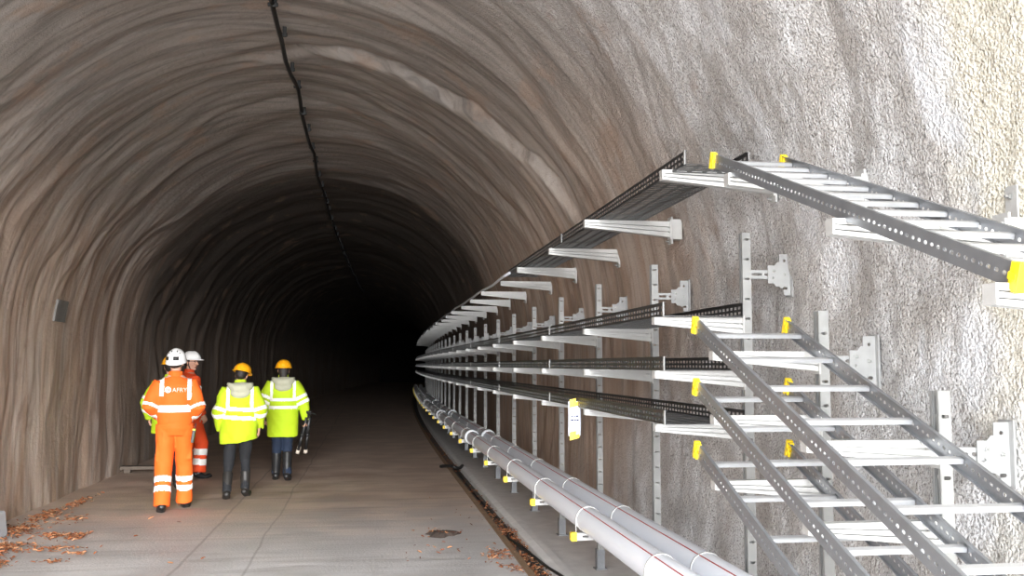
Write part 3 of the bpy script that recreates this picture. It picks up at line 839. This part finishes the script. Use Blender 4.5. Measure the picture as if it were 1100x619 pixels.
def person(label, loc, rot, S, J, O):
    root = empty('person', loc, (0,0,rot)); root.scale = (S,S,S); tag(root, label, 'person', O.get('group'))
    V = lambda k: Vector(J[k])
    hz = J['head']; HM = Matrix.Translation(hz) @ Matrix.Rotation(J.get('turn',0), 4, 'Z') @ Matrix.Rotation(J.get('nod',0), 4, 'X') @ Matrix.Rotation(J.get('tilt',0), 4, 'Y')
    # body
    mb = MB(); mb.merge(head_mb(), HM)
    H0 = Vector(hz)
    mb.tube([(0,0,.86),(0,0,.95),(0,.0,1.10),(0,.0,1.28),(0,-.01,1.40),(0,-.01,1.46),(0,-.005,1.50)], [(.13,.09),(.165,.115),(.135,.10),(.165,.12),(.17,.10),(.12,.075),(.062,.06)], 20)
    mb.tube([(0,-.01,1.44),(0,-.005,1.50),H0+Vector((0,-.01,-.09)),H0+Vector((0,-.01,-.03))], [.066,.056,.054,.05], 16)
    for s in ('l','r'):
        sg = -1 if s == 'l' else 1
        h_, k_, a_ = V('hip_'+s), V('knee_'+s), V('ank_'+s)
        mb.tube([h_+Vector((0,0,.04)), h_.lerp(k_,.35), k_, k_.lerp(a_,.35), a_, a_+Vector((0,0,-.04))], [.078,.068,.044,.042,.030,.028], 14)
        fd = V('toe_'+s)-a_; fd.z = 0; fd.normalize()
        b = a_+Vector((0,0,-.055)); mb.tube([b-fd*.03, b-fd*.01, b+fd*.05, b+fd*.09], [(.02,.015),(.026,.024),(.028,.018),(.018,.010)], 12, ref=(fd.y,-fd.x,0))
        sh, el, wr = V('sh_'+s), V('el_'+s), V('wr_'+s)
        mb.tube([sh+Vector((-sg*.04,0,.0)), sh, sh.lerp(el,.5), el, el.lerp(wr,.3), wr], [.05,.052,.044,.038,.040,.025], 12)
        hand(mb, wr, J.get('hd_'+s, tuple((wr-el).normalized())), J.get('hn_'+s, (-sg,0,0)), sg*(-1), J.get('curl_'+s, .5))
    me = remesh(mb, .006, 2, .45)
    Hi = HM.inverted()
    me.materials.append(M['skin']); me.materials.append(M['eye']); me.materials.append(M['lip'])
    for p in me.polygons:
        q = Hi @ p.center
        if abs(q.x) < .05 and q.y > .06:
            if abs(abs(q.x)-.031) < .011 and abs(q.z-.006) < .006: p.material_index = 1
            elif abs(q.x) < .024 and abs(q.z+.068) < .008 and q.y > .08: p.material_index = 2
    o = bpy.data.objects.new('body', me); col.objects.link(o); o.parent = root
    me.polygons.foreach_set('use_smooth', [True]*len(me.polygons))
    if O.get('hair'):
        mb = MB(); mb.ell((0,-.022,.01), (.080,.088,.095), 18, 12)
        if O['hair'] == 'long': mb.ell((0,-.075,-.075), (.062,.035,.075)); mb.ell((0,-.06,-.02), (.078,.05,.06))
        M2 = MB(); M2.merge(mb, HM); hm = remesh(M2, .008, 1); wrinkle(hm, .004, 3)
        link('hair', hm, M['hair'], root, True)
    helmet(root, HM, O['helmet'], O.get('hstyle','std'))
    # trousers
    mb = MB(); lr = O.get('leg', (.098,.085,.075,.078))
    for s in ('l','r'):
        h_, k_, a_ = V('hip_'+s), V('knee_'+s), V('ank_'+s)
        mb.tube([h_+Vector((0,0,.05)), h_.lerp(k_,.45), k_, k_.lerp(a_,.5), a_+Vector((0,0,O.get('hemz',0)))], [lr[0]*1.04, lr[0]*.95, lr[1], lr[2], lr[3]], 18)
        if O.get('cargo'):
            sg = -1 if s == 'l' else 1; c_ = h_.lerp(k_,.62); mb.box(c_.x+sg*.062-.022, c_.x+sg*.062+.022, c_.y-.07, c_.y+.07, c_.z-.10, c_.z+.09)
    mb.tube([(0,0,.84),(0,-.012,.92),(0,-.005,1.02),(0,0,1.06)], [(.15,.11),(.175,.135),(.158,.12),(.15,.115)], 22)
    me = remesh(mb, .011, 2); wrinkle(me, O.get('wr', .010), int(loc[0]*100) & 255)
    tr = link('trousers', me, O['trousers'], root, True)
    if O.get('legbands'):
        for s in ('l','r'):
            k_, a_ = V('knee_'+s), V('ank_'+s)
            for (t0, t1) in O['legbands']:
                band(tr, 'reflective_band', me, lambda c, n_: (lambda q: t0 < q[0] < t1 and q[1] < .13)(seg_t(c, k_, a_)), .003, M['reflect'])
    # boots
    for s in ('l','r'):
        k_, a_ = V('knee_'+s), V('ank_'+s); toe = V('toe_'+s); fd = toe-a_; fd.normalize(); fz = Vector((fd.x, fd.y, 0)).normalized()
        mb = MB(); top = a_.lerp(k_, O.get('boot', .15)); br = O.get('bootr', .055)
        mb.tube([top, a_.lerp(top,.5), a_+Vector((0,0,.0)), a_+Vector((0,0,-.03))], [br*1.08, br*1.02, br*.9, br*.9], 16)
        b = a_+Vector((0,0,-.045)); sd = Vector((fz.y,-fz.x,0))
        e = toe+Vector((0,0,.0))
        mb.tube([b-fd*.085, b-fd*.055, b+fd*.02, b+fd*.10, e+Vector((0,0,.008)), e+fd*.03], [(.025,.022),(.044,.042),(.046,.046),(.052,.036),(.046,.030),(.02,.014)], 16, ref=tuple(sd))
        me = remesh(mb, .008, 2); bt = link('boot', me, O['bootm'], root, True)
    # jacket
    mb = MB(); rings = O['torso']
    mb.tube([(p[0],p[1],p[2]) for p in rings], [(p[3],p[4]) for p in rings], 28)
    sr = O.get('sleeve', (.085,.075,.062,.050))
    for s in ('l','r'):
        sg = -1 if s == 'l' else 1
        sh, el, wr = V('sh_'+s), V('el_'+s), V('wr_'+s)
        mb.tube([sh+Vector((-sg*.07,0,.005)), sh+Vector((-sg*.01,0,.0)), sh.lerp(el,.45), el, el.lerp(wr,.45), wr], [sr[0]*.9, sr[0], sr[0]*.95, sr[1], sr[2], sr[3]], 16)
    me = remesh(mb, .011, 3)
    sk_ = O.get('skew')
    if sk_:
        for v in me.vertices:
            if v.co.z < 1.05 and abs(v.co.x) < .29: v.co.z += sk_*v.co.x*(1.05-v.co.z)/.35
        me.update()
    wrinkle(me, O.get('wr', .010), 77+int(loc[1]*10))
    jk = link('jacket', me, O['jacket'], root, True)
    arms = [(V('sh_'+s), V('el_'+s), V('wr_'+s)) for s in ('l','r')]
    def torso_only(c):
        for sh, el, wr in arms:
            t1, d1 = seg_t(c, sh, el); t2, d2 = seg_t(c, el, wr)
            if (d1 < sr[0]*1.18 and t1 > .25) or d2 < sr[1]*1.25: return False
        return True
    for (z0, z1) in O.get('tbands', ()):
        band(jk, 'reflective_band', me, lambda c, n_: z0+O.get('tbtilt',0)*c.x < c.z < z1+O.get('tbtilt',0)*c.x and torso_only(c), .004, M['reflect'])
    for (x0, w_, z0, z1) in O.get('vbands', ()):
        band(jk, 'shoulder_band', me, lambda c, n_: abs(c.x-x0) < w_ and z0 < c.z < z1, .0045, M['reflect'])
    for sh, el, wr in arms:
        for (which, t0, t1) in O.get('sbands', ()):
            a_, b_ = (sh, el) if which == 'u' else (el, wr)
            band(jk, 'sleeve_band', me, lambda c, n_: (lambda q: t0 < q[0] < t1 and q[1] < sr[0]*1.25)(seg_t(c, a_, b_)) and (which == 'l' or (c-sh).length < (b_-a_).length*1.2), .004, M['reflect'])
    # collar
    mb = MB(); mb.tube([(0,-.008,1.45),(0,-.006,1.50),(0,-.002,1.53)], [(.090,.082),(.076,.072),(.074,.070)], 20); link('collar', remesh(mb, .01, 2), O['jacket'], jk, True)
    if O.get('hood'):
        mb = MB()
        mb.tube([(-.16,-.03,1.475),(-.13,-.10,1.455),(-.06,-.145,1.43),(0,-.155,1.42),(.06,-.145,1.43),(.13,-.10,1.455),(.16,-.03,1.475)], [(.03,.02),(.045,.035),(.055,.045),(.058,.048),(.055,.045),(.045,.035),(.03,.02)], 14, ref=(0,0,1))
        mb.ell((0,-.135,1.375), (.125,.040,.085), 18, 10)
        mb.ell((0,-.10,1.47), (.15,.06,.035), 18, 10)
        me2 = remesh(mb, .011, 4); wrinkle(me2, .010, 9); link('hood', me2, M['lining'], jk, True)
    if O.get('logo'):
        cu = bpy.data.curves.new('logo', 'FONT'); cu.body = 'AFRY'; cu.size = .066; cu.extrude = .002; cu.align_x = 'LEFT'
        o = bpy.data.objects.new('tmp', cu); col.objects.link(o); me3 = bake(o)
        ring = MB()
        for k in range(24):
            a0, a1 = 2*PI*k/24, 2*PI*(k+1)/24
            for (ra, rb) in ((.020,.034),):
                ring.add([(math.cos(a0)*ra,math.sin(a0)*ra,.001),(math.cos(a1)*ra,math.sin(a1)*ra,.001),(math.cos(a1)*rb,math.sin(a1)*rb,.001),(math.cos(a0)*rb,math.sin(a0)*rb,.001)], [(0,1,2,3)])
        ring.add([(-.008,-.02,.001),(.008,-.02,.001),(.008,.02,.001),(-.008,.02,.001)], [(0,1,2,3)])
        lg = MB(); lg.merge(ring, Matrix.Translation((-.062,.024,0)))
        lg.add([(v.co.x-.018, v.co.y, v.co.z) for v in me3.vertices], [tuple(p.vertices) for p in me3.polygons])
        # fold on to the back of the jacket
        import mathutils
        bv = mathutils.bvhtree.BVHTree.FromPolygons([v.co for v in me.vertices], [tuple(p.vertices) for p in me.polygons])
        vs = []
        for (a, b, c) in lg.v:
            X_, Z_ = a-.01, 1.305+b
            hit = bv.ray_cast(Vector((X_,-1,Z_)), Vector((0,1,0)))
            yv = hit[0].y if hit[0] is not None else -.15
            vs.append((X_, yv-.006-abs(c), Z_))
        L2 = MB(); L2.add(vs, lg.f); link('back_print', L2.mesh('back_print'), M['reflect'], jk)
    return root
BASE = dict(head=(0,.02,1.635), sh_l=(-.172,-.01,1.39), sh_r=(.172,-.01,1.39), hip_l=(-.09,0,.90), hip_r=(.09,0,.90))
def mk(**k): d_ = dict(BASE); d_.update(k); return d_
TW = [(0,0,.93,.17,.13),(0,-.005,1.0,.185,.145),(0,-.01,1.12,.195,.15),(0,-.01,1.28,.205,.15),(0,-.01,1.38,.20,.13),(0,-.01,1.44,.15,.10),(0,-.01,1.48,.085,.075)]
# orange man with the climbing helmet (nearest)
J = mk(knee_l=(-.10,.02,.49), ank_l=(-.105,-.12,.10), toe_l=(-.12,.04,.035), knee_r=(.115,.14,.50), ank_r=(.12,.20,.10), toe_r=(.15,.36,.035),
       el_l=(-.262,-.07,1.14), wr_l=(-.17,.13,1.03), el_r=(.258,-.07,1.13), wr_r=(.17,.13,1.01), hn_l=(1,0,0), hn_r=(-1,0,0), turn=math.radians(-12))
person('nearest walking person in bright orange workwear and white vented helmet, seen from behind', (-2.19,11.45,0), math.radians(9), 1.03, J,
       dict(helmet=M['white'], hstyle='climb', hair='short', trousers=M['orange'], jacket=M['orange'], bootm=M['black'], torso=TW, cargo=True, leg=(.105,.092,.085,.088), hemz=-.03,
            legbands=((.30,.45),(.55,.70)), tbands=((1.085,1.165),), vbands=((-.135,.024,1.26,1.46),(.150,.024,1.22,1.46)), sbands=(('l',.35,.60),('u',.85,.97)), logo=True, boot=.12))
# deep orange man turning his head
J = mk(knee_l=(-.10,.06,.49), ank_l=(-.11,-.02,.10), toe_l=(-.13,.14,.035), knee_r=(.10,.16,.50), ank_r=(.11,.12,.10), toe_r=(.13,.28,.035),
       el_l=(-.27,-.03,1.13), wr_l=(-.25,.10,.92), el_r=(.27,-.03,1.13), wr_r=(.26,.08,.90), hn_l=(1,0,0), hn_r=(-1,0,0), turn=math.radians(-62))
p2 = person('person in deep orange workwear and plain white helmet looking back over the shoulder', (-2.60,14.6,0), math.radians(-52), 1.035, J,
       dict(helmet=M['white'], hair='short', trousers=M['orange2'], jacket=M['orange2'], bootm=M['black'], torso=TW, leg=(.105,.092,.088,.092), hemz=.0,
            legbands=((.20,.42),(.55,.77)), tbands=((1.085,1.165),), sbands=(('u',.45,.62),), boot=.12))
HMg = Matrix.Translation(BASE['head']) @ Matrix.Rotation(math.radians(-62), 4, 'Z')
mb = MB()
for s in (-1,1):
    pts = [(s*.032+.020*math.cos(a), .094, .004+.014*math.sin(a)) for a in np.linspace(0, 2*PI, 17)]
    mb.tube(pts, .0025, 6); mb.tube([(s*.052,.092,.006),(s*.074,.05,.006),(s*.078,.0,.004)], .0025, 6)
mb.tube([(-.012,.096,.006),(.012,.096,.006)], .0025, 6)
M2 = MB(); M2.merge(mb, HMg); link('spectacles', M2.mesh('spectacles'), M['glass'], p2, True)
# yellow jacket mostly hidden behind the first
J = mk(knee_l=(-.10,.05,.49), ank_l=(-.11,-.05,.10), toe_l=(-.12,.11,.035), knee_r=(.10,.10,.49), ank_r=(.10,.16,.10), toe_r=(.12,.32,.035),
       el_l=(-.30,-.03,1.15), wr_l=(-.27,.10,.95), el_r=(.28,-.02,1.14), wr_r=(.27,.12,.95), hn_l=(1,0,0), hn_r=(-1,0,0))
TJ = [(0,0,.76,.225,.165),(0,-.005,.88,.22,.165),(0,-.01,1.05,.205,.155),(0,-.01,1.25,.205,.15),(0,-.01,1.37,.20,.13),(0,-.01,1.44,.15,.10),(0,-.01,1.49,.085,.075)]
person('person in yellow jacket and amber helmet almost hidden behind the bright orange worker', (-2.61,13.3,0), math.radians(4), .995, J,
       dict(helmet=M['helmy'], hair='short', trousers=M['dark'], jacket=M['hiviz'], bootm=M['boot'], torso=TJ, leg=(.09,.07,.06,.06), boot=.4,
            tbands=((1.0,1.05),(1.12,1.17)), vbands=((-.135,.024,1.17,1.46),(.135,.024,1.17,1.46)), sbands=(('l',.25,.45),('u',.7,.85))))
# left yellow jacket, head tipped
J = mk(head=(.015,.02,1.60), knee_l=(-.125,.04,.47), ank_l=(-.14,-.14,.10), toe_l=(-.15,.02,.035), knee_r=(.085,.13,.48), ank_r=(.09,.10,.10), toe_r=(.13,.26,.035), hip_l=(-.08,0,.88), hip_r=(.08,0,.88),
       el_l=(-.262,-.04,1.12), wr_l=(-.245,.08,.90), el_r=(.262,-.04,1.12), wr_r=(.25,.06,.89), hn_l=(1,0,0), hn_r=(-1,0,0), turn=math.radians(-18), nod=math.radians(-12), tilt=math.radians(8))
TP = [(-.01,0,.735,.24,.18),(-.01,-.005,.82,.245,.185),(0,-.01,.95,.235,.175),(0,-.01,1.10,.215,.16),(0,-.01,1.25,.205,.15),(0,-.01,1.36,.195,.13),(0,-.01,1.43,.15,.10),(0,-.01,1.48,.085,.075)]
person('person in fluorescent yellow jacket with tilted amber helmet, walking left of the tripod carrier', (-1.60,12.45,0), math.radians(7), .955, J,
       dict(helmet=M['helmy'], hair='short', trousers=M['dark'], jacket=M['hiviz'], bootm=M['boot'], torso=TP, leg=(.088,.066,.056,.052), boot=.62, bootr=.060, hood=True, skew=.16, wr=.013, sleeve=(.09,.082,.072,.058),
            tbands=((1.015,1.065),(1.125,1.175)), tbtilt=-.06, vbands=((-.150,.022,1.15,1.46),(.150,.022,1.15,1.46)), sbands=(('l',.02,.25),('u',.80,.97))))
# right yellow jacket carrying the tripod
J = mk(head=(.0,.02,1.60), knee_l=(-.075,.05,.48), ank_l=(-.085,.08,.10), toe_l=(-.09,.24,.035), knee_r=(.075,.06,.48), ank_r=(.075,-.05,.10), toe_r=(.10,.11,.035), hip_l=(-.08,0,.88), hip_r=(.08,0,.88),
       el_l=(-.28,-.03,1.14), wr_l=(-.27,.03,.93), el_r=(.30,-.03,1.13), wr_r=(.33,.02,.875), hd_r=(.15,.1,-1), hn_l=(1,0,0), hn_r=(-1,0,0), curl_r=.95)
TQ = [(0,0,.64,.215,.155),(0,-.005,.78,.225,.165),(0,-.01,.95,.22,.165),(0,-.01,1.10,.21,.16),(0,-.01,1.25,.205,.15),(0,-.01,1.36,.195,.13),(0,-.01,1.43,.15,.10),(0,-.01,1.48,.085,.075)]
p4 = person('person in fluorescent yellow jacket, jeans and black boots carrying a folded tripod', (-1.225,14.2,0), math.radians(4), .985, J,
       dict(helmet=M['helmy'], hair='long', trousers=M['jeans'], jacket=M['hiviz'], bootm=M['black'], torso=TQ, leg=(.088,.070,.062,.058), boot=.80, bootr=.066, hood=True, wr=.011, sleeve=(.092,.084,.074,.062),
            tbands=((1.035,1.085),(1.145,1.195)), vbands=((-.160,.020,1.17,1.46),(.160,.020,1.17,1.46)), sbands=(('u',.62,.78),('u',.90,1.06),)))
# tripod hanging from the right hand
wr = Vector((.335,.03,.79)); Mp = Matrix.Translation((-1.225,14.2,0)) @ Matrix.Rotation(math.radians(4),4,'Z') @ Matrix.Scale(.985,4)
g = Mp @ wr
t = empty('tripod', g, (math.radians(22), math.radians(12), 0)); tag(t, 'folded black tripod with pale feet held in the right-hand person\'s fist', 'tripod')
for k, a in enumerate((0, 2.09, 4.19)):
    ox, oy = .036*math.cos(a), .036*math.sin(a)
    mb = MB(); mb.tube([(ox*.8,oy*.8,.14),(ox,oy,-.10),(ox*1.3,oy*1.3,-.13)], [.024,.026,.026], 10); mb.tube([(ox*1.3,oy*1.3,-.13),(ox*1.9,oy*1.9,-.39)], [.021,.019], 10); mb.tube([(ox*1.3,oy*1.3,-.12),(ox*1.35,oy*1.35,-.16)], .029, 10)
    l_ = obj('leg', mb, M['black'], t, True)
    mb = MB(); mb.tube([(ox*1.9,oy*1.9,-.38),(ox*2.,oy*2.,-.43)], [.027,.032], 12); obj('foot', mb, mat('pale_rubber', (.55,.48,.40), .7), l_, True)
mb = MB(); mb.tube([(0,0,.12),(0,0,.20)], .026, 14); mb.box(-.035,.035,-.028,.028,.19,.235); mb.tube([(0,0,.21),(.10,.02,.19)], .007, 8)
obj('head', mb, M['black'], t, bevel=.003)
# radio clipped to the bright orange worker's belt
g = Matrix.Translation((-2.19,11.45,0)) @ Matrix.Rotation(math.radians(9),4,'Z') @ Matrix.Scale(1.03,4) @ Vector((.205,-.03,.83))
t = empty('radio', g, (0, math.radians(8), 0)); tag(t, 'small black radio with yellow clip on the bright orange worker\'s right hip', 'radio')
mb = MB(); mb.box(-.014,.014,-.03,.03,-.09,.05); mb.tube([(0,.02,.05),(0,.02,.13)], .005, 8); obj('case', mb, M['black'], t, bevel=.004)
mb = MB(); mb.box(-.018,.012,-.022,.022,.048,.066); obj('clip', mb, mat('lime_plastic', (.7,.85,.05), .4), t, bevel=.002)

# ------------------------------------------------------------------ light: overcast daylight through the tunnel mouth
w = bpy.data.worlds.new('daylight'); sc.world = w; w.use_nodes = True
nt = w.node_tree; N = Nodes(nt); bg = nt.nodes['Background']
tc = N.n('ShaderNodeTexCoord'); sp = N.n('ShaderNodeSeparateXYZ'); N.l(tc.outputs['Generated'], sp.inputs[0])
c = N.mix(N.ramp(sp.outputs[2], -.02, .5), (.93,.95,.97), (.80,.90,1.0)); N.l(c, bg.inputs['Color'])
bg.inputs['Strength'].default_value = 24.
ld = bpy.data.lights.new('mouth_portal', 'AREA'); ld.shape = 'RECTANGLE'; ld.size = 6.4; ld.size_y = 5.2; ld.cycles.is_portal = True
lo = bpy.data.objects.new('mouth_portal', ld); col.objects.link(lo); lo.location = (CXT, Y_IN-.02, 2.45); lo.rotation_euler = (PI/2, 0, 0)

sl = bpy.data.lights.new('hazy_sun', 'SUN'); sl.energy = 12.5; sl.angle = math.radians(30); sl.color = (1,.985,.965)
so = bpy.data.objects.new('hazy_sun', sl); col.objects.link(so); so.location = (4,-12,8)
so.rotation_euler = Vector((-.09,1,-.26)).to_track_quat('-Z','Y').to_euler()
# ------------------------------------------------------------------ camera
F = 1030.
b_ = math.atan(82.5/F); a_ = math.atan(153*math.cos(b_)/F)
cam = bpy.data.cameras.new('camera'); cam.sensor_width = 36; cam.lens = F/1100*36; cam.clip_end = 300
co = bpy.data.objects.new('camera', cam); col.objects.link(co); co.location = (0,0,1.65); co.rotation_euler = (PI/2+b_, 0, -a_)
sc.camera = co
sc.cycles.diffuse_bounces = 10; sc.cycles.max_bounces = 14; sc.cycles.glossy_bounces = 4
sc.cycles.use_denoising = True
sc.cycles.sample_clamp_indirect = 6
sc.view_settings.view_transform = 'Standard'; sc.view_settings.look = 'None'; sc.view_settings.gamma = 1
sc.view_settings.use_curve_mapping = False; sc.view_settings.exposure = 0.0
